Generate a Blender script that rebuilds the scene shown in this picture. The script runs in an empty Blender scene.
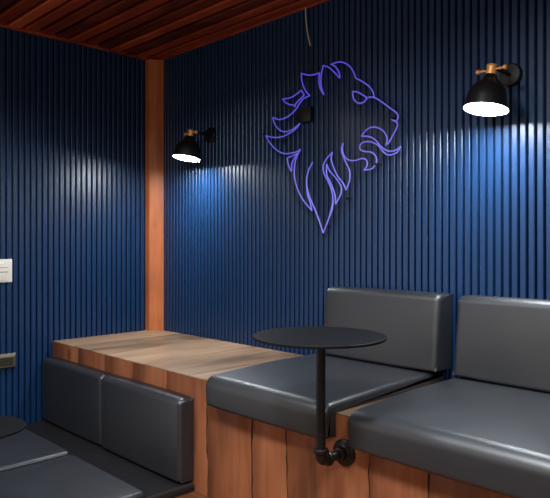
import bpy, bmesh, math, random
from mathutils import Vector, Matrix
random.seed(7)
PI = math.pi
C = bpy.context.scene.collection
sc = bpy.context.scene

# ------------------------------------------------------------------ geometry constants (metres)
CAM = Vector((3.2358, -2.1405, 1.362)); YAW = math.radians(45.998); FPX = 635.7; HZ = 241.6
ZC = 2.43            # ceiling height
DZ = 0.84            # top of the raised platform
D = 0.658            # platform depth from the right wall
TZ = 0.40            # lower tier height
TY = -1.345          # front of the lower tier
XR = 4.6; YF = -4.0  # room extents

def on_plane_y(u, v, y):
    """pixel of the photograph -> point on the plane y = const (used to survey the sign's outline on its wall)"""
    fw = Vector((-math.sin(YAW), math.cos(YAW), 0)); rt = Vector((math.cos(YAW), math.sin(YAW), 0))
    d = fw + rt*((u-275)/FPX) + Vector((0, 0, -(v-HZ)/FPX))
    t = (y-CAM.y)/d.y
    p = CAM + d*t
    return Vector((p.x, y, p.z))

# ------------------------------------------------------------------ mesh helpers
def obj(name, bm, mat, parent=None, smooth=False, angle=None):
    bmesh.ops.recalc_face_normals(bm, faces=bm.faces)
    me = bpy.data.meshes.new(name); bm.to_mesh(me); bm.free()
    if smooth or angle:
        for p in me.polygons: p.use_smooth = True
        if angle: me.set_sharp_from_angle(angle=math.radians(angle))
    for m in (mat if isinstance(mat, (list, tuple)) else [mat]): me.materials.append(m)
    o = bpy.data.objects.new(name, me); C.objects.link(o)
    if parent:
        o.parent = parent
        o.matrix_parent_inverse = parent.matrix_basis.inverted()
    return o
def tag(o, label, cat, group=None):
    o['label'] = label; o['category'] = cat
    if group: o['group'] = group
    return o
def thing(name, label, cat, loc, group=None):
    o = bpy.data.objects.new(name, None); C.objects.link(o); o.location = loc
    o.empty_display_size = .05
    return tag(o, label, cat, group)
def struct(o): o['kind'] = 'structure'; return o

def add_box(bm, lo, hi, bevel=0, seg=2):
    lo = Vector(lo); hi = Vector(hi)
    r = bmesh.ops.create_cube(bm, size=1)
    vs = r['verts']
    for v in vs: v.co = Vector(((lo.x+hi.x)/2+v.co.x*(hi.x-lo.x), (lo.y+hi.y)/2+v.co.y*(hi.y-lo.y), (lo.z+hi.z)/2+v.co.z*(hi.z-lo.z)))
    if bevel:
        es = {e for v in vs for e in v.link_edges}
        bmesh.ops.bevel(bm, geom=list(es), offset=bevel, segments=seg, affect='EDGES', profile=.5)
def frame_for(n):
    n = Vector(n).normalized(); a = Vector((0, 0, 1)) if abs(n.z) < .9 else Vector((1, 0, 0))
    u = n.cross(a).normalized(); return u, n.cross(u).normalized(), n
def add_lathe(bm, origin, axis, prof, seg=32, cap0=True, cap1=True):
    """prof: list of (distance along axis, radius)"""
    u, w, n = frame_for(axis); origin = Vector(origin); rings = []
    for d, r in prof:
        rings.append([bm.verts.new(origin+n*d+(u*math.cos(2*PI*k/seg)+w*math.sin(2*PI*k/seg))*r) for k in range(seg)])
    for a, b in zip(rings, rings[1:]):
        for k in range(seg): bm.faces.new((a[k], a[(k+1) % seg], b[(k+1) % seg], b[k]))
    if cap0: bm.faces.new(rings[0][::-1])
    if cap1: bm.faces.new(rings[-1])
def add_tube(bm, pts, r, seg=8, cap=True):
    pts = [Vector(p) for p in pts]; rings = []; pu = None
    for i, p in enumerate(pts):
        t = (pts[min(i+1, len(pts)-1)]-pts[max(i-1, 0)]).normalized()
        if pu is None: pu = frame_for(t)[0]
        u = (pu-t*pu.dot(t)).normalized(); w = t.cross(u); pu = u
        rings.append([bm.verts.new(p+(u*math.cos(2*PI*k/seg)+w*math.sin(2*PI*k/seg))*r) for k in range(seg)])
    for a, b in zip(rings, rings[1:]):
        for k in range(seg): bm.faces.new((a[k], a[(k+1) % seg], b[(k+1) % seg], b[k]))
    if cap: bm.faces.new(rings[0][::-1]); bm.faces.new(rings[-1])
def spline(P, n=6):
    P = [Vector(p) for p in P]; out = []
    for i in range(len(P)-1):
        p0 = P[i-1] if i else P[0]*2-P[1]; p1 = P[i]; p2 = P[i+1]; p3 = P[i+2] if i+2 < len(P) else P[-1]*2-P[-2]
        for k in range(n):
            t = k/n
            out.append(.5*((2*p1)+(p2-p0)*t+(2*p0-5*p1+4*p2-p3)*t*t+(3*p1-p0-3*p2+p3)*t**3))
    out.append(P[-1]); return out
def rounded(poly, radii, seg=6):
    """closed 2-D polygon with each corner replaced by an arc"""
    out = []; n = len(poly)
    for i, p in enumerate(poly):
        p = Vector(p); a = Vector(poly[i-1]); b = Vector(poly[(i+1) % n]); r = radii[i] if isinstance(radii, (list, tuple)) else radii
        if r <= 0: out.append(p); continue
        da = (a-p).normalized(); db = (b-p).normalized()
        ang = da.angle(db); L = r/math.tan(ang/2)
        c = p+(da+db).normalized()*(r/math.sin(ang/2))
        s = p+da*L-c; e = p+db*L-c
        tot = s.angle_signed(e) if s.length else 0
        for k in range(seg+1):
            t = -tot*k/seg
            out.append(c+Vector((s.x*math.cos(t)-s.y*math.sin(t), s.x*math.sin(t)+s.y*math.cos(t))))
    return out
def pad(x0, x1, prof, r, bulge=0.0, seg=7, mid=10, back=None):
    """upholstered pad: an (y, z) outline swept along x with rounded ends and slightly crowned faces"""
    bm = bmesh.new(); n = len(prof)
    nor = []; wt = [1.0 if back is None or not back(p) else 0.0 for p in prof]
    area = sum(prof[i].x*prof[(i+1) % n].y-prof[(i+1) % n].x*prof[i].y for i in range(n))
    for i in range(n):
        t = (prof[(i+1) % n]-prof[i-1]).normalized(); q = Vector((t.y, -t.x))
        nor.append(q if area > 0 else -q)
    secs = []
    for k in range(seg+1):
        th = PI/2*k/seg; secs.append((x0+r*(1-math.cos(th)), r*(1-math.sin(th))))
    for k in range(1, mid): secs.append((x0+r+(x1-x0-2*r)*k/mid, 0))
    for k in range(seg, -1, -1):
        th = PI/2*k/seg; secs.append((x1-r*(1-math.cos(th)), r*(1-math.sin(th))))
    rings = []
    for x, ins in secs:
        s = (x-x0)/(x1-x0); b = bulge*(1-(2*s-1)**4)
        rings.append([bm.verts.new((x, p.x+q.x*(b-ins)*w, p.y+q.y*(b-ins)*w)) for p, q, w in zip(prof, nor, wt)])
    for a, b in zip(rings, rings[1:]):
        for k in range(n): bm.faces.new((a[k], a[(k+1) % n], b[(k+1) % n], b[k]))
    bm.faces.new(rings[0][::-1]); bm.faces.new(rings[-1])
    return bm

# ------------------------------------------------------------------ materials
def nodes(name):
    m = bpy.data.materials.new(name); m.use_nodes = True; nt = m.node_tree
    return m, nt, nt.nodes['Principled BSDF']
def srgb(r, g, b):
    f = lambda c: (c/255/12.92) if c/255 <= .04045 else ((c/255+.055)/1.055)**2.4
    return (f(r), f(g), f(b), 1)
def N(nt, t, **kw):
    n = nt.nodes.new(t)
    for k, v in kw.items():
        if k in n.inputs: n.inputs[k].default_value = v
        else: setattr(n, k, v)
    return n
def plain(name, col, rough=.5, metal=0, spec=.5, bump=0, scale=200, emis=None, es=0):
    m, nt, p = nodes(name)
    p.inputs['Base Color'].default_value = col; p.inputs['Roughness'].default_value = rough
    p.inputs['Metallic'].default_value = metal; p.inputs['Specular IOR Level'].default_value = spec
    if emis: p.inputs['Emission Color'].default_value = emis; p.inputs['Emission Strength'].default_value = es
    tc = N(nt, 'ShaderNodeTexCoord'); no = N(nt, 'ShaderNodeTexNoise', Scale=scale, Detail=3.0)
    nt.links.new(tc.outputs['Object'], no.inputs['Vector'])
    mr = N(nt, 'ShaderNodeMapRange'); mr.inputs['To Min'].default_value = max(0, rough-.06); mr.inputs['To Max'].default_value = min(1, rough+.06)
    nt.links.new(no.outputs['Fac'], mr.inputs['Value']); nt.links.new(mr.outputs['Result'], p.inputs['Roughness'])
    if bump:
        b = N(nt, 'ShaderNodeBump', Strength=bump, Distance=.002)
        nt.links.new(no.outputs['Fac'], b.inputs['Height']); nt.links.new(b.outputs['Normal'], p.inputs['Normal'])
    return m
def leather(name, col, rough):
    m, nt, p = nodes(name)
    tc = N(nt, 'ShaderNodeTexCoord')
    vo = N(nt, 'ShaderNodeTexVoronoi', Scale=420.0); n1 = N(nt, 'ShaderNodeTexNoise', Scale=9.0, Detail=4.0)
    for t in (vo, n1): nt.links.new(tc.outputs['Object'], t.inputs['Vector'])
    r = N(nt, 'ShaderNodeMapRange'); r.inputs['To Min'].default_value = rough-.06; r.inputs['To Max'].default_value = rough+.08
    nt.links.new(n1.outputs['Fac'], r.inputs['Value']); nt.links.new(r.outputs['Result'], p.inputs['Roughness'])
    b1 = N(nt, 'ShaderNodeBump', Strength=.10, Distance=.001); b2 = N(nt, 'ShaderNodeBump', Strength=.25, Distance=.006)
    nt.links.new(vo.outputs['Distance'], b1.inputs['Height']); nt.links.new(n1.outputs['Fac'], b2.inputs['Height'])
    nt.links.new(b1.outputs['Normal'], b2.inputs['Normal']); nt.links.new(b2.outputs['Normal'], p.inputs['Normal'])
    p.inputs['Base Color'].default_value = col; p.inputs['Specular IOR Level'].default_value = .8
    return m
def wood(name, dark, mid, light, axis, rough=.5, var=.35, spec=.35, gscale=1.0, knots=False):
    """sawn timber: grain stretched along `axis`; every plank its own shade from the mesh attribute 'plank'"""
    m, nt, p = nodes(name); L = nt.links.new
    tc = N(nt, 'ShaderNodeTexCoord'); at = N(nt, 'ShaderNodeAttribute', attribute_name='plank')
    off = N(nt, 'ShaderNodeVectorMath', operation='SCALE'); off.inputs['Scale'].default_value = 7.3
    L(at.outputs['Color'], off.inputs[0])
    add = N(nt, 'ShaderNodeVectorMath', operation='ADD'); L(tc.outputs['Object'], add.inputs[0]); L(off.outputs[0], add.inputs[1])
    mp = N(nt, 'ShaderNodeMapping'); s = [26*gscale]*3; s['xyz'.index(axis)] = 1.6*gscale; mp.inputs['Scale'].default_value = s
    L(add.outputs[0], mp.inputs['Vector'])
    n1 = N(nt, 'ShaderNodeTexNoise', Scale=1.0, Detail=8.0, Roughness=.62, Distortion=.8); L(mp.outputs[0], n1.inputs['Vector'])
    mp2 = N(nt, 'ShaderNodeMapping'); s = [4.2]*3; s['xyz'.index(axis)] = 1.2; mp2.inputs['Scale'].default_value = s
    L(add.outputs[0], mp2.inputs['Vector'])
    n2 = N(nt, 'ShaderNodeTexNoise', Scale=1.0, Detail=4.0, Distortion=1.2); L(mp2.outputs[0], n2.inputs['Vector'])
    mx = N(nt, 'ShaderNodeMath', operation='MULTIPLY_ADD'); mx.inputs[1].default_value = .38
    L(n1.outputs['Fac'], mx.inputs[0])
    h = N(nt, 'ShaderNodeMath', operation='MULTIPLY'); h.inputs[1].default_value = .62; L(n2.outputs['Fac'], h.inputs[0]); L(h.outputs[0], mx.inputs[2])
    sep = N(nt, 'ShaderNodeSeparateColor'); L(at.outputs['Color'], sep.inputs[0])
    pv = N(nt, 'ShaderNodeMath', operation='MULTIPLY_ADD'); pv.inputs[1].default_value = var; L(sep.outputs[0], pv.inputs[0]); L(mx.outputs[0], pv.inputs[2])
    sub = N(nt, 'ShaderNodeMath', operation='SUBTRACT'); L(pv.outputs[0], sub.inputs[0]); sub.inputs[1].default_value = var*.5
    cr = N(nt, 'ShaderNodeValToRGB'); e = cr.color_ramp.elements
    e[0].position = .24; e[0].color = dark; e[1].position = .78; e[1].color = light
    k = e.new(.5); k.color = mid
    L(sub.outputs[0], cr.inputs[0]); col = cr.outputs[0]
    if knots:
        mp3 = N(nt, 'ShaderNodeMapping'); s = [7.0]*3; s['xyz'.index(axis)] = 3.2; mp3.inputs['Scale'].default_value = s; L(add.outputs[0], mp3.inputs['Vector'])
        vo = N(nt, 'ShaderNodeTexVoronoi', Scale=1.0); L(mp3.outputs[0], vo.inputs['Vector'])
        kr = N(nt, 'ShaderNodeMapRange'); kr.inputs['From Min'].default_value = .05; kr.inputs['From Max'].default_value = .14
        kr.inputs['To Min'].default_value = .75; kr.inputs['To Max'].default_value = 0; L(vo.outputs['Distance'], kr.inputs['Value'])
        mi = N(nt, 'ShaderNodeMix', data_type='RGBA'); L(kr.outputs[0], mi.inputs['Factor']); L(col, mi.inputs['A']); mi.inputs['B'].default_value = dark
        col = mi.outputs['Result']
    L(col, p.inputs['Base Color'])
    b = N(nt, 'ShaderNodeBump', Strength=.25, Distance=.003); L(n1.outputs['Fac'], b.inputs['Height']); L(b.outputs['Normal'], p.inputs['Normal'])
    p.inputs['Roughness'].default_value = rough; p.inputs['Specular IOR Level'].default_value = spec
    return m
def set_plank(bm, faces, val, lay):
    for f in faces:
        for l in f.loops: l[lay] = (val, (val*7.31) % 1, (val*3.77) % 1, 1)

M = {}
M['navy'] = plain('navy_satin_paint', srgb(8, 44, 82), .36, spec=.6, scale=60)
M['leather'] = leather('slate_leather', srgb(31, 32, 36), .42)
M['vinyl'] = leather('black_vinyl', srgb(20, 19, 20), .5)
M['riser'] = wood('orange_brown_boards', srgb(74, 40, 25), srgb(136, 80, 50), srgb(164, 104, 70), 'z', .5, .16, knots=True)
M['deck'] = wood('weathered_deck_boards', srgb(98, 76, 58), srgb(164, 132, 104), srgb(210, 178, 144), 'y', .45, .45, gscale=.8)
M['tierdeck'] = wood('tier_boards', srgb(70, 38, 20), srgb(126, 76, 44), srgb(160, 104, 64), 'x', .5, .3)
M['post'] = wood('red_brown_post', srgb(96, 44, 22), srgb(174, 96, 54), srgb(206, 126, 76), 'z', .5, .1, knots=True)
M['ceil'] = wood('mahogany_stained_battens', srgb(70, 25, 12), srgb(158, 63, 33), srgb(214, 104, 62), 'x', .42, .4)
M['floor'] = wood('floor_boards', srgb(40, 28, 20), srgb(70, 50, 36), srgb(96, 70, 50), 'x', .5, .3)
M['gap'] = plain('dark_gap', srgb(18, 12, 9), .8)
M['black'] = plain('black_powder_coat', srgb(11, 11, 12), .55, spec=.12, bump=.06, scale=900)
M['iron'] = plain('black_iron_pipe', srgb(26, 24, 22), .38, metal=.4, bump=.15, scale=400)
M['shade'] = plain('satin_black_enamel', srgb(16, 16, 17), .35)
M['inner'] = plain('white_enamel', srgb(235, 235, 235), .5)
M['brass'] = plain('brushed_brass', srgb(240, 178, 112), .45, metal=.6)
M['white'] = plain('ivory_plastic', srgb(225, 218, 205), .4)
M['whiter'] = plain('white_plastic', srgb(245, 243, 236), .4)
M['slot'] = plain('grey_slot', srgb(150, 140, 126), .5)
M['pewter'] = plain('dark_pewter', srgb(150, 142, 120), .42, metal=.85, bump=.1, scale=300)
M['dgrey'] = plain('black_plastic', srgb(24, 24, 25), .5)
M['olive'] = plain('dark_olive_metal', srgb(56, 51, 41), .5, metal=.4)
M['cable'] = plain('lit_cable', srgb(190, 180, 170), .5)  # pale tone stands for the light on the cable's upper length
def emissive(name, col, s):
    return plain(name, (.8, .8, .8, 1), .4, emis=col, es=s)
M['lamp'] = emissive('lit_diffuser', (0.88, 0.95, 1.0, 1), 235)
M['neon'] = plain('violet_neon_silicone', srgb(140, 136, 175), .45, emis=(.04, .03, .8, 1), es=.55)
m, nt, p = nodes('clear_acrylic')
tr = N(nt, 'ShaderNodeBsdfTransparent'); tr.inputs['Color'].default_value = (.93, .93, .93, 1)
gl = N(nt, 'ShaderNodeBsdfGlossy'); gl.inputs['Roughness'].default_value = .08
fr = N(nt, 'ShaderNodeFresnel', IOR=1.14); mxs = N(nt, 'ShaderNodeMixShader')
nt.links.new(fr.outputs[0], mxs.inputs[0]); nt.links.new(tr.outputs[0], mxs.inputs[1]); nt.links.new(gl.outputs[0], mxs.inputs[2])
nt.links.new(mxs.outputs[0], nt.nodes['Material Output'].inputs['Surface']); M['acrylic'] = m

# ------------------------------------------------------------------ the setting
def slat_wall(name, along, length, pitch, phase):
    """vertical battens: flat face 12 mm proud, narrow groove, small chamfer; one continuous mesh, 6 cm thick"""
    bm = bmesh.new(); prof = []
    g = pitch*.29; d = .014; c = .0025; b0 = -.008
    s = -phase
    while s < length:
        prof += [(s, b0), (s+g, b0), (s+g, d-c), (s+g+c, d), (s+pitch-c, d), (s+pitch, d-c)]
        s += pitch
    prof = [(min(max(a, 0), length), b) for a, b in prof]
    P = lambda a, b, z: (a, -b, z) if along == 'x' else (b, -a, z)
    lo = [bm.verts.new(P(a, b, 0)) for a, b in prof]; hi = [bm.verts.new(P(a, b, ZC)) for a, b in prof]
    for i in range(len(prof)-1): bm.faces.new((lo[i], lo[i+1], hi[i+1], hi[i]))
    k0 = [bm.verts.new(P(prof[0][0], -.06, z)) for z in (0, ZC)]; k1 = [bm.verts.new(P(prof[-1][0], -.06, z)) for z in (0, ZC)]
    bm.faces.new((k0[0], k0[1], k1[1], k1[0])); bm.faces.new((lo[0], hi[0], k0[1], k0[0])); bm.faces.new((lo[-1], k1[0], k1[1], hi[-1]))
    bm.faces.new(lo[::-1]+[k0[0], k1[0]][0:0]) if False else None
    bmesh.ops.remove_doubles(bm, verts=bm.verts, dist=1e-6)
    return struct(obj(name, bm, M['navy']))
slat_wall('wall_right', 'x', XR, .0300, .012)
slat_wall('wall_left', 'y', 1.75, .0310, .006)

bm = bmesh.new(); lay = bm.loops.layers.color.new('plank')
k = 0; y = 0.0
while y > YF:
    n0 = len(bm.faces); add_box(bm, (0, y-.138, -.03), (XR, y-.002, 0)); bm.faces.ensure_lookup_table()
    set_plank(bm, bm.faces[n0:], random.random(), lay); y -= .14
struct(obj('floor', bm, M['floor']))

bm = bmesh.new(); lay = bm.loops.layers.color.new('plank')
add_box(bm, (-.06, YF, ZC+.050), (XR, .06, ZC+.075)); bm.faces.ensure_lookup_table(); set_plank(bm, bm.faces[:], .1, lay)
y = -.020
while y > YF:
    n0 = len(bm.faces); z0 = ZC+.008+random.uniform(-.003, .003)
    add_box(bm, (.030, y-.058, z0), (XR, y, ZC+.050), .004, 1); bm.faces.ensure_lookup_table()
    set_plank(bm, bm.faces[n0:], random.random(), lay); y -= .0815
struct(obj('ceiling', bm, M['ceil']))
for i, (a, b) in enumerate((((-.06, YF, ZC), (.030, .06, ZC+.050)), ((.030, -.020, ZC), (XR, .06, ZC+.050)))):
    bm = bmesh.new(); lay = bm.loops.layers.color.new('plank'); add_box(bm, a, b, .003, 1); set_plank(bm, bm.faces[:], .6, lay); struct(obj('trim_%d' % (i+1), bm, M['ceil']))

# corner post
bm = bmesh.new(); lay = bm.loops.layers.color.new('plank'); fp = rounded([(.0146, -.0146), (.0146, -.094), (.052, -.087), (.0985, -.0146)], [0, .004, .006, .003], 3)
lo = [bm.verts.new((p.x, p.y, DZ+.0005)) for p in fp]; hi = [bm.verts.new((p.x, p.y, ZC-.002)) for p in fp]
bm.faces.new(lo[::-1]); bm.faces.new(hi)
for i in range(len(fp)): bm.faces.new((lo[i], lo[(i+1) % len(fp)], hi[(i+1) % len(fp)], hi[i]))

set_plank(bm, bm.faces[:], .5, lay)
tag(obj('corner_post', bm, M['post'], angle=40), 'tall reddish brown timber post standing in the corner between the two blue slatted walls', 'post')

# ------------------------------------------------------------------ tiers
def planks_xz(bm, lay, edges, y, z0, z1, th, gaps, wob):
    """upright boards side by side along x with slightly wavy natural edges"""
    seg = 22
    wv = []; gj = [[random.uniform(.35, 1.25) for k in range(seg+1)] for e in edges]
    for e in edges:
        ph = random.uniform(0, 9); a = wob*random.uniform(.6, 1.2)
        wv.append([a*(math.sin(ph+k*.55)+.5*math.sin(2.3*ph+k*1.3)+.3*math.sin(5*ph+k*2.9)) for k in range(seg+1)])
    for i in range(len(edges)-1):
        n0 = len(bm.faces); zs = [z0+(z1-z0)*k/seg for k in range(seg+1)]
        L = [edges[i]+gaps[i]/2*gj[i][k]*(1 if i else 0)+(wv[i][k] if i else 0) for k in range(seg+1)]; R = [edges[i+1]-gaps[i+1]/2*gj[i+1][k]+wv[i+1][k] for k in range(seg+1)]
        c = .0012
        cols = [[bm.verts.new((L[k], y+th, zs[k])) for k in range(seg+1)], [bm.verts.new((L[k], y+c, zs[k])) for k in range(seg+1)],
                [bm.verts.new((L[k]+c, y, zs[k])) for k in range(seg+1)], [bm.verts.new((R[k]-c, y, zs[k])) for k in range(seg+1)],
                [bm.verts.new((R[k], y+c, zs[k])) for k in range(seg+1)], [bm.verts.new((R[k], y+th, zs[k])) for k in range(seg+1)]]
        for a in range(6):
            p, q = cols[a], cols[(a+1) % 6]
            for k in range(seg): bm.faces.new((p[k], q[k], q[k+1], p[k+1]))
        bm.faces.new([c_[0] for c_ in cols]); bm.faces.new([c_[-1] for c_ in cols][::-1])
        bm.faces.ensure_lookup_table(); set_plank(bm, bm.faces[n0:], random.random(), lay)
def tier(name, label, x1, yb, yf, z0, z1, edges, dedges, deckmat, vals=None, gaps=None):
    t = thing(name, label, 'seating', (x1/2, (yb+yf)/2, z0))
    x0 = .0148
    bm = bmesh.new(); add_box(bm, (x0, yf+.003, z0), (x1, yb, z1-.0055)); obj('frame', bm, M['gap'], t)
    bm = bmesh.new(); lay = bm.loops.layers.color.new('plank')
    planks_xz(bm, lay, edges, yf, z0, z1-.0045, .022, gaps or [.004]*len(edges), .0045); obj('riser', bm, M['riser'], t, angle=50)
    bm = bmesh.new(); lay = bm.loops.layers.color.new('plank')
    for i in range(len(dedges)-1):
        n0 = len(bm.faces); add_box(bm, (dedges[i]+.0008, yf, z1-.005), (dedges[i+1]-.0008, yb, z1), .001, 1); bm.faces.ensure_lookup_table()
        set_plank(bm, bm.faces[n0:], vals[i] if vals and i < len(vals) else random.random(), lay)
    obj('deck', bm, deckmat, t, angle=40)
    return t
X1 = 4.2
tier('seating_platform', 'upper timber platform of orange brown boards along the right wall, weathered boards on top', X1, -.0148, -D, 0, DZ,
     [.0148, .299, .56, .80, 1.06, 1.331, 1.585, 1.757, 2.098, 2.296, 2.58, 2.84, 3.1, 3.4, 3.7, 4.0, X1],
     [.0148, .26, .575, .885, 1.22, 1.55, 1.9, 2.2, 2.5, 2.8, 3.1, 3.4, 3.7, 4.0, X1], M['deck'], [.62, .40, .68, .28, .5, .4],
     [0, .007, .0012, .0012, .0015, .010, .010, .0065, .0045, .0075, .005, .005, .005, .005, .005, .005, .005])
tier('seating_step', 'lower timber seating step in front of the orange brown platform, mostly under dark seat pads', X1, -D, TY, 0, TZ,
     [.0148, .3, .6, .9, 1.2, 1.5, 1.8, 2.1, 2.4, 2.7, 3.0, 3.3, 3.6, 3.9, X1], [.0148, X1], M['tierdeck'], [.4])

# ------------------------------------------------------------------ upholstery
SG = 'seat cushions on the upper platform'; BG = 'backrests on the upper platform'
def seat_profile():
    return rounded([(-.035, .842), (-.035, .881), (-.38, .882), (-.712, .870), (-.708, .763), (-.6605, .763), (-.6605, .842)],
                   [0, .006, 0, .040, .012, .004, 0], 9)
def back_profile():
    return rounded([(-.140, .8935), (-.108, 1.170), (-.0155, 1.168), (-.030, .8935)], [.006, .028, .008, .004], 8)
pr = seat_profile(); bp = back_profile()
UP = [(1.379, 1.970), (2.050, 2.69)]
UB = [(1.436, 1.992), (2.058, 2.66)]
SL = ['slate leather seat cushion lapping the platform edge, behind the round black table', 'slate leather seat cushion lapping the platform edge, nearest the camera at lower right']
BL = ['upright slate leather backrest against the blue slats, right behind the black table top', 'upright slate leather backrest cut by the right edge, below the larger wall lamp']
for i in range(2):
    tag(obj('seat_cushion', pad(*UP[i], pr, .019, .004, back=lambda p: p.y < .8425 and p.x > -.6606 or p.x > -.034), M['leather'], angle=50), SL[i], 'cushion', SG)
    tag(obj('backrest_cushion', pad(*UB[i], bp, .022, .005, back=lambda p: p.x > -.0335 or p.y < .894), M['leather'], angle=50), BL[i], 'cushion', BG)

# lower tier: dark base pad, two pale pads on it, two backrests against the platform riser
bm = pad(.0160, 1.258, rounded([(-.662, .4005), (-.662, .434), (-1.30, .434), (-1.30, .4005)], [.004, .010, .012, .004]), .012, back=lambda p: p.y < .4006 or p.x > -.6625)
tag(obj('base_pad', bm, M['vinyl'], angle=50), 'long black base pad, the dark strip between low backrests and slate pads', 'cushion')
lp = rounded([(-.876, .4352), (-.876, .456), (-1.29, .456), (-1.29, .4352)], [.002, .014, .016, .002])
LS = ['slate seat pad on the lower step, farther one, partly below the cut-off round table', 'slate seat pad on the lower step, nearer one, at the bottom edge of the photo']
for i, (a, b) in enumerate(((.060, .662), (.674, 1.257))):
    prof = lp if i else [p+Vector((0, .006 if p.y > .45 else 0)) for p in lp]
    tag(obj('seat_cushion', pad(a, b, prof, .018, .003, back=lambda p: p.y < .4356), M['leather'], angle=50), LS[i], 'cushion', 'seat pads on the lower step')
LB = ['low dark backrest against the platform boards, in the corner by the blue wall', 'low dark backrest against the platform boards, the one ending near the crack']
for i, (a, b, dy) in enumerate(((.022, .640, 0), (.646, 1.250, .006))):
    q = rounded([(-.722-dy, .442), (-.722-dy, .758), (-.6595, .762), (-.6595, .442)], [.014, .022, .008, .004], 8)
    tag(obj('backrest_cushion', pad(a, b, q, .018, .003, back=lambda p: p.x > -.663 or p.y < .4425), M['leather'], angle=50), LB[i], 'cushion', 'backrests on the lower step')

# ------------------------------------------------------------------ pipe tables
def pipe_table(name, label, x, yw, zt, r, ze, out, group):
    t = thing(name, label, 'table', (x, yw, ze), group)
    y = yw-out
    bm = bmesh.new()
    add_lathe(bm, (x-.007, y, zt-.008), (0, 0, 1), [(0, r-.002), (.0015, r), (.0065, r), (.008, r-.0015)], 96)
    obj('tabletop', bm, M['black'], t, angle=30)
    bm = bmesh.new(); add_lathe(bm, (x, y, ze+.012), (0, 0, 1), [(0, .0135), (zt-.014-ze-.012, .0135)], 24)
    obj('pole', bm, M['iron'], t, angle=40)
    bm = bmesh.new(); add_lathe(bm, (x, y, zt-.030), (0, 0, 1), [(0, .020), (.012, .021), (.0145, .043), (.0215, .045)], 28)
    obj('top_flange', bm, M['iron'], t, angle=40)
    bm = bmesh.new()
    R = .020; pts = []
    for k in range(9):
        a = PI/2*k/8; pts.append((x, y+R*(1-math.sin(a)) if False else y+R-R*math.cos(a), ze+R-R*math.sin(a) if False else ze+R-R*math.sin(a)))
    pts = [(x, y, ze+.030)]+pts+[(x, y+.030, ze)]
    add_tube(bm, pts, .0172, 20)
    add_lathe(bm, (x, y, ze+.024), (0, 0, 1), [(0, .0205), (.002, .0218), (.010, .0218), (.012, .0205)], 24)
    add_lathe(bm, (x, y+.024, ze), (0, 1, 0), [(0, .0205), (.002, .0218), (.010, .0218), (.012, .0205)], 24)
    obj('elbow_joint', bm, M['iron'], t, angle=40)
    bm = bmesh.new(); add_lathe(bm, (x, y+.028, ze), (0, 1, 0), [(0, .0135), (out-.040, .0135)], 24); obj('pipe_stub', bm, M['iron'], t, angle=40)
    bm = bmesh.new()
    add_lathe(bm, (x, yw-.0325, ze), (0, 1, 0), [(0, .0175), (.002, .0205), (.018, .0215), (.022, .026), (.0235, .038), (.0255, .040), (.0322, .040)], 32)
    f = obj('wall_flange', bm, M['iron'], t, angle=40)
    for k in range(4):
        a = PI/4+k*PI/2; bm = bmesh.new()
        add_lathe(bm, (x+.032*math.cos(a), yw-.0115, ze+.032*math.sin(a)), (0, 1, 0), [(0, .0025), (.001, .0045), (.003, .005)], 12)
        obj('screw', bm, M['iron'], f, angle=40)
    return t
pipe_table('side_table', 'small round black table on an iron pipe from the orange brown platform, before the seats', 2.004, -D, 1.090, .194, .727, .108, 'round pipe tables')
pipe_table('side_table', 'small round dark table cut off by the left edge, above the lower slate pads', 1.24, TY, .80, .135, .30, .108, 'round pipe tables')

# ------------------------------------------------------------------ wall lamps
def wall_lamp(label, x, zp, zc, yc, tilt, roll):
    t = thing('wall_lamp', label, 'lamp', (x, -.0142, zp), 'black wall lamps with brass joints')
    bm = bmesh.new(); add_lathe(bm, (x, -.0142, zp), (0, -1, 0), [(0, .040), (.012, .040), (.018, .036), (.020, .010)], 36); obj('wall_plate', bm, M['shade'], t, angle=40)
    bm = bmesh.new(); add_tube(bm, spline([(x, -.030, zp), (x, -.080, zp+.002), (x, yc+.030, zp+.002), (x, yc, zc+.012)], 6), .0075, 12); obj('arm', bm, M['shade'], t, smooth=True)
    ax = Vector((math.sin(roll), -math.sin(tilt)*math.cos(roll), -math.cos(tilt)*math.cos(roll))).normalized()
    c0 = Vector((x, yc, zc))
    bm = bmesh.new()
    add_lathe(bm, c0-ax*.018, ax, [(0, .012), (.002, .017), (.007, .0185), (.009, .0165), (.027, .0165), (.029, .0185), (.036, .0185)], 28)
    col = obj('brass_collar', bm, M['brass'], t, angle=35)
    for s in (-1, 1):
        bm = bmesh.new(); o = c0+Vector((s*.016, 0, 0))
        add_lathe(bm, o, (s, 0, 0), [(0, .0035), (.012, .0035), (.013, .006), (.017, .006), (.018, .0035), (.026, .0035), (.028, .0085), (.036, .0085), (.038, .006)], 16)
        obj('thumb_screw', bm, M['brass'], col, angle=35)
    # shade: neck, shoulder, flared bell with a rolled rim, white inside
    outer = [(.018, .020), (.030, .024), (.040, .033), (.055, .049), (.075, .063), (.105, .0690), (.130, .0722), (.136, .0730)]
    inner = [(d-.001, r-.0025) for d, r in outer[::-1]]
    bm = bmesh.new(); add_lathe(bm, c0, ax, outer, 48, True, False); obj('lamp_shade', bm, M['shade'], t, angle=40)
    sh = C.objects[-1] if False else t.children[-1]
    bm = bmesh.new(); add_lathe(bm, c0, ax, [(.136, .0730)]+inner, 48, False, True); obj('shade_lining', bm, M['inner'], sh, angle=40)
    bm = bmesh.new(); add_lathe(bm, c0, ax, [(.122, .0675), (.127, .0675), (.1320, .058), (.1348, .042), (.1358, .022), (.1360, .006)], 40)
    obj('lit_diffuser', bm, M['lamp'], sh, smooth=True)
    return t
wall_lamp('black wall lamp with a brass joint, left of the lion sign by the corner post', .545, 1.934, 1.928, -.153, math.radians(10), math.radians(-2))
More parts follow.
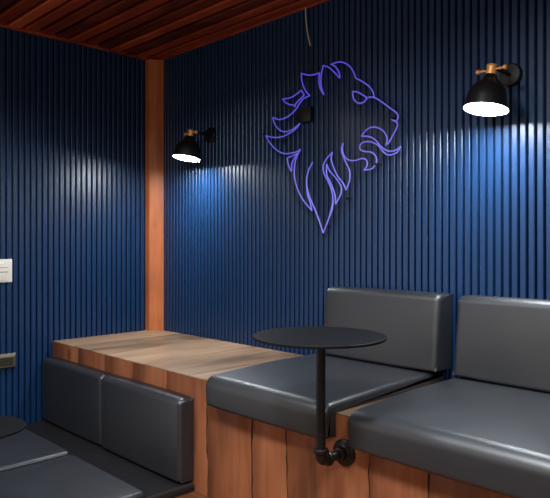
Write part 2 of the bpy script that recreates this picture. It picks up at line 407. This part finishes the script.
wall_lamp('black wall lamp with a brass joint, the larger one right of the lion sign', 2.218, 1.940, 1.932, -.159, math.radians(9), math.radians(-4))

# ------------------------------------------------------------------ lion neon sign
YN = -.046
def zA(L): return [(255+a/7.114, 90+b/7.114) for a, b in L]
def zB(L): return [(265+a/6.875, 60+b/6.875) for a, b in L]
def zC_(L): return [(345+a/6.233, 100+b/6.233) for a, b in L]
def zD(L): return [(280+a/4.983, 140+b/4.983) for a, b in L]
def zE(L): return [(310+a/6.233, 140+b/6.233) for a, b in L]
def zF(L): return [(330+a/5.5375, 50+b/5.5375) for a, b in L]
S = []
# mane tufts at the back of the head
S += [zB([(375, 88), (345, 99), (305, 104), (270, 98), (250, 90)]), zB([(250, 90), (252, 130), (264, 180), (285, 220), (305, 240)])]
S += [zA([(392, 38), (345, 62), (318, 95), (288, 140), (235, 188), (175, 210), (127, 195)]), zA([(127, 195), (138, 238), (172, 282), (213, 297), (268, 280), (320, 238)])]
S += [zA([(320, 238), (290, 275), (250, 305), (190, 333), (130, 337), (76, 325)]), zA([(76, 325), (108, 380), (155, 428), (208, 452), (268, 447), (322, 428)])]
S += [zB([(250, 207), (215, 236), (175, 259), (122, 268)]), zB([(122, 268), (138, 290), (165, 304), (207, 313)]), zB([(250, 207), (262, 228), (268, 242), (238, 272), (209, 305), (207, 325)])]
# ear and brow
S += [zB([(375, 88), (371, 140), (380, 195), (405, 240)]), zB([(405, 240), (390, 195), (384, 150), (388, 95), (400, 38)])]
S += [zB([(400, 38), (440, 52), (480, 88), (514, 125)]), zB([(514, 125), (511, 92), (492, 55), (460, 28)])]
S += [zF([(5, 80), (38, 68), (75, 69), (112, 93), (133, 128), (142, 155)]), zF([(142, 155), (178, 174), (215, 200), (237, 230), (246, 262)])]
S += [zF([(212, 262), (246, 263), (290, 290), (330, 320), (366, 346), (378, 370), (368, 391), (352, 392), (335, 378)]), zF([(352, 390), (373, 405), (369, 432), (345, 478), (332, 503), (318, 523)])]
S += [zF([(125, 230), (150, 232), (180, 248), (206, 265)]), zF([(206, 265), (186, 289), (157, 294), (132, 272), (125, 230)])]
# muzzle and chin
S += [zC_([(255, 285), (263, 242), (245, 200), (207, 174), (165, 170), (130, 190), (103, 225)]), zC_([(103, 225), (150, 228), (187, 247), (222, 287), (262, 316), (308, 316), (348, 290)])]
S += [zC_([(348, 290), (320, 330), (275, 343), (240, 325), (205, 282), (160, 261), (115, 263), (93, 285), (97, 310), (125, 321), (165, 326), (192, 352), (194, 392), (168, 428), (118, 438)])]
S += [zC_([(118, 438), (137, 410), (136, 378), (110, 365), (60, 378), (20, 372), (-5, 348), (-16, 310), (-12, 268)])]
# throat and lower mane
S += [zE([(205, 20), (197, 65), (218, 128), (246, 190), (247, 248), (225, 313)]), zE([(225, 313), (207, 270), (172, 225), (147, 170), (132, 118), (140, 76)])]
S += [zE([(140, 76), (105, 115), (83, 160), (87, 205), (115, 262), (138, 325), (141, 395), (116, 495)])]
S += [zE([(104, 150), (122, 192), (160, 236), (193, 288), (193, 332), (160, 402)]), zE([(160, 402), (156, 345), (132, 275), (105, 215), (104, 150)])]
S += [zD([(163, 110), (140, 160), (133, 215), (146, 280), (176, 350), (200, 415), (215, 465)]), zD([(215, 465), (238, 405), (260, 345), (265, 300)])]
S += [zD([(102, 45), (78, 100), (71, 170), (86, 240), (116, 300), (160, 353)]), zD([(160, 353), (150, 310), (137, 270), (133, 215)])]
S += [zD([(35, 90), (43, 128), (57, 158)]), zD([(57, 158), (61, 112), (88, 66)]), zD([(35, 90), (60, 80), (88, 66)])]
cs = on_plane_y(330, 150, YN)
sign = thing('neon_sign', 'blue violet neon sign of a roaring lion head between the wall lamps', 'sign', (cs.x, -.0142, cs.z))
outline = [(262, 134), (276, 112), (281, 97), (299, 87), (298, 70), (318, 70), (322, 62), (340, 59), (352, 64), (360, 76), (374, 88), (378, 95), (398, 110), (403, 120), (402, 130), (398, 143), (403, 147), (396, 157), (382, 158),
           (380, 166), (372, 174), (361, 172), (352, 166), (355, 180), (352, 196), (342, 212), (334, 222), (325, 238), (319, 230), (310, 216), (296, 202), (290, 184), (282, 158), (272, 148)]
bm = bmesh.new()
f = [bm.verts.new(on_plane_y(u, v, YN+.0045)) for u, v in outline]; fc = bm.faces.new(f)
ex = bmesh.ops.extrude_face_region(bm, geom=[fc])
for v in [g for g in ex['geom'] if isinstance(g, bmesh.types.BMVert)]: v.co.y += .005
obj('backing_panel', bm, M['acrylic'], sign)
for s in S:
    bm = bmesh.new(); add_tube(bm, spline([on_plane_y(u, v, YN) for u, v in s], 6), .0031, 8); obj('neon_tube', bm, M['neon'], sign, smooth=True)
a = on_plane_y(297, 109, -.030); b = on_plane_y(311, 121, -.030)
bm = bmesh.new(); add_box(bm, (a.x, -.0355, b.z), (b.x, -.0145, a.z), .003, 2); obj('power_box', bm, M['dgrey'], sign, angle=40)
for u, v in ((300, 76), (392, 118), (376, 164), (324, 226), (282, 140), (346, 198)):
    p = on_plane_y(u, v, YN); bm = bmesh.new(); add_lathe(bm, (p.x, -.0142, p.z), (0, -1, 0), [(0, .004), (.0268, .004), (.0378-.003, .0055), (.0378, .0055)], 14)
    obj('standoff', bm, M['dgrey'], sign, angle=40)
pc = [on_plane_y(u, v, -.030) for u, v in ((305.5, 8), (306, 18), (307.5, 32), (310.5, 46))]; pc[0].z = ZC-.001
bm = bmesh.new(); add_tube(bm, spline(pc, 6), .0032, 8); obj('power_cable', bm, M['cable'], sign, smooth=True)
pd = [pc[-1]]+[on_plane_y(u, v, -.026) for u, v in ((309.5, 62), (308.5, 85), (307.5, 110))]
bm = bmesh.new(); add_tube(bm, spline(pd, 5), .0026, 8); obj('unlit_cable', bm, M['dgrey'], sign, smooth=True)  # lower run of the same cable, its unlit look put into the colour

# ------------------------------------------------------------------ plates on the left wall
t = thing('switch_plate', 'square ivory switch plate on the blue slats at the left edge', 'switch', (.0142, -.930, 1.217))
bm = bmesh.new(); add_box(bm, (.0142, -.988, 1.159), (.0245, -.872, 1.275), .003, 2); obj('faceplate', bm, M['white'], t, angle=40)
bm = bmesh.new(); add_box(bm, (.0240, -.976, 1.168), (.0280, -.893, 1.266), .002, 2); pl = obj('switch_panel', bm, M['white'], t, angle=40)
bm = bmesh.new(); add_box(bm, (.0275, -.960, 1.208), (.0288, -.894, 1.213)); obj('slot', bm, M['slot'], pl)
bm = bmesh.new(); add_box(bm, (.0275, -.960, 1.231), (.0284, -.894, 1.234)); obj('slot', bm, M['slot'], pl)
bm = bmesh.new(); add_box(bm, (.0275, -.960, 1.253), (.0288, -.915, 1.259)); obj('indicator', bm, M['whiter'], pl)
t = thing('socket_plate', 'dark pewter socket plate low on the blue slats at the left edge', 'socket', (.0142, -.91, .764))
bm = bmesh.new()
lo = [(.0142, -.970, .728), (.0142, -.852, .728), (.0142, -.852, .802), (.0142, -.970, .802)]
mi = [(.020, y, z) for _, y, z in lo]; fr_ = [(.036, -.956, .738), (.036, -.866, .738), (.036, -.866, .789), (.036, -.956, .789)]
R = [[bm.verts.new(p) for p in q] for q in (lo, mi, fr_)]
for p, q in zip(R, R[1:]):
    for k in range(4): bm.faces.new((p[k], p[(k+1) % 4], q[(k+1) % 4], q[k]))
bm.faces.new(R[0][::-1]); bm.faces.new(R[-1]); obj('faceplate', bm, M['pewter'], t)
bm = bmesh.new(); add_box(bm, (.0355, -.952, .742), (.0375, -.870, .785), .001, 1)
for k in range(7): add_box(bm, (.037, -.948+k*.011, .744), (.0385, -.943+k*.011, .783))
obj('insert', bm, M['olive'], t)

# ------------------------------------------------------------------ light: the wall lamps plus added fill lights with no fixture in view
def area(name, loc, rot, size, power, col, spread=PI):
    l = bpy.data.lights.new(name, 'AREA'); l.shape = 'DISK'; l.size = size; l.energy = power; l.color = col; l.spread = spread
    o = bpy.data.objects.new(name, l); o.location = loc; o.rotation_euler = rot; C.objects.link(o); return o
warm = (1.0, .80, .60); neutral = (.88, .95, 1.0)
area('overhead_fill', (2.3, -1.75, ZC-.02), (0, 0, 0), .35, 54, neutral, math.radians(165))  # three added overhead fills for the leather highlights, fixtures unseen
area('overhead_fill', (3.6, -1.9, ZC-.02), (0, 0, 0), .35, 32, neutral, math.radians(165))
area('overhead_fill', (1.0, -1.9, ZC-.02), (0, 0, 0), .35, 16, neutral, math.radians(150))
def warm_fill(loc, power):  # added warm fill for ceiling, post and board fronts, no lamp known there
    l = bpy.data.lights.new('warm_fill', 'POINT'); l.energy = power; l.color = warm; l.shadow_soft_size = .25
    o = bpy.data.objects.new('warm_fill', l); o.location = loc; C.objects.link(o)
warm_fill((4.3, -3.3, 1.7), 42)
warm_fill((1.6, -3.6, 1.7), 30)
l = bpy.data.lights.new('side_fill', 'AREA'); l.shape = 'RECTANGLE'; l.size = 2.2; l.size_y = 2.6; l.energy = 20; l.color = (1, .93, .88)  # added soft fill giving the right wall its grey sheen, no window known
o = bpy.data.objects.new('side_fill', l); o.location = (-.6, -3.05, 1.25); o.rotation_euler = (PI/2, 0, -PI/2); C.objects.link(o)
w = bpy.data.worlds.new('World'); sc.world = w; w.use_nodes = True
bg = w.node_tree.nodes['Background']; bg.inputs[0].default_value = (1, .9, .82, 1); bg.inputs[1].default_value = .15

cam = bpy.data.cameras.new('Camera'); co = bpy.data.objects.new('Camera', cam); C.objects.link(co)
co.location = CAM; co.rotation_euler = (PI/2, 0, YAW)
cam.sensor_width = 36; cam.lens = FPX/550*36; cam.shift_y = -(249-HZ)/550; cam.clip_start = .02
sc.camera = co
vs = sc.view_settings; vs.view_transform = 'Standard'; vs.look = 'None'; vs.exposure = 0; vs.gamma = 1; vs.use_curve_mapping = False
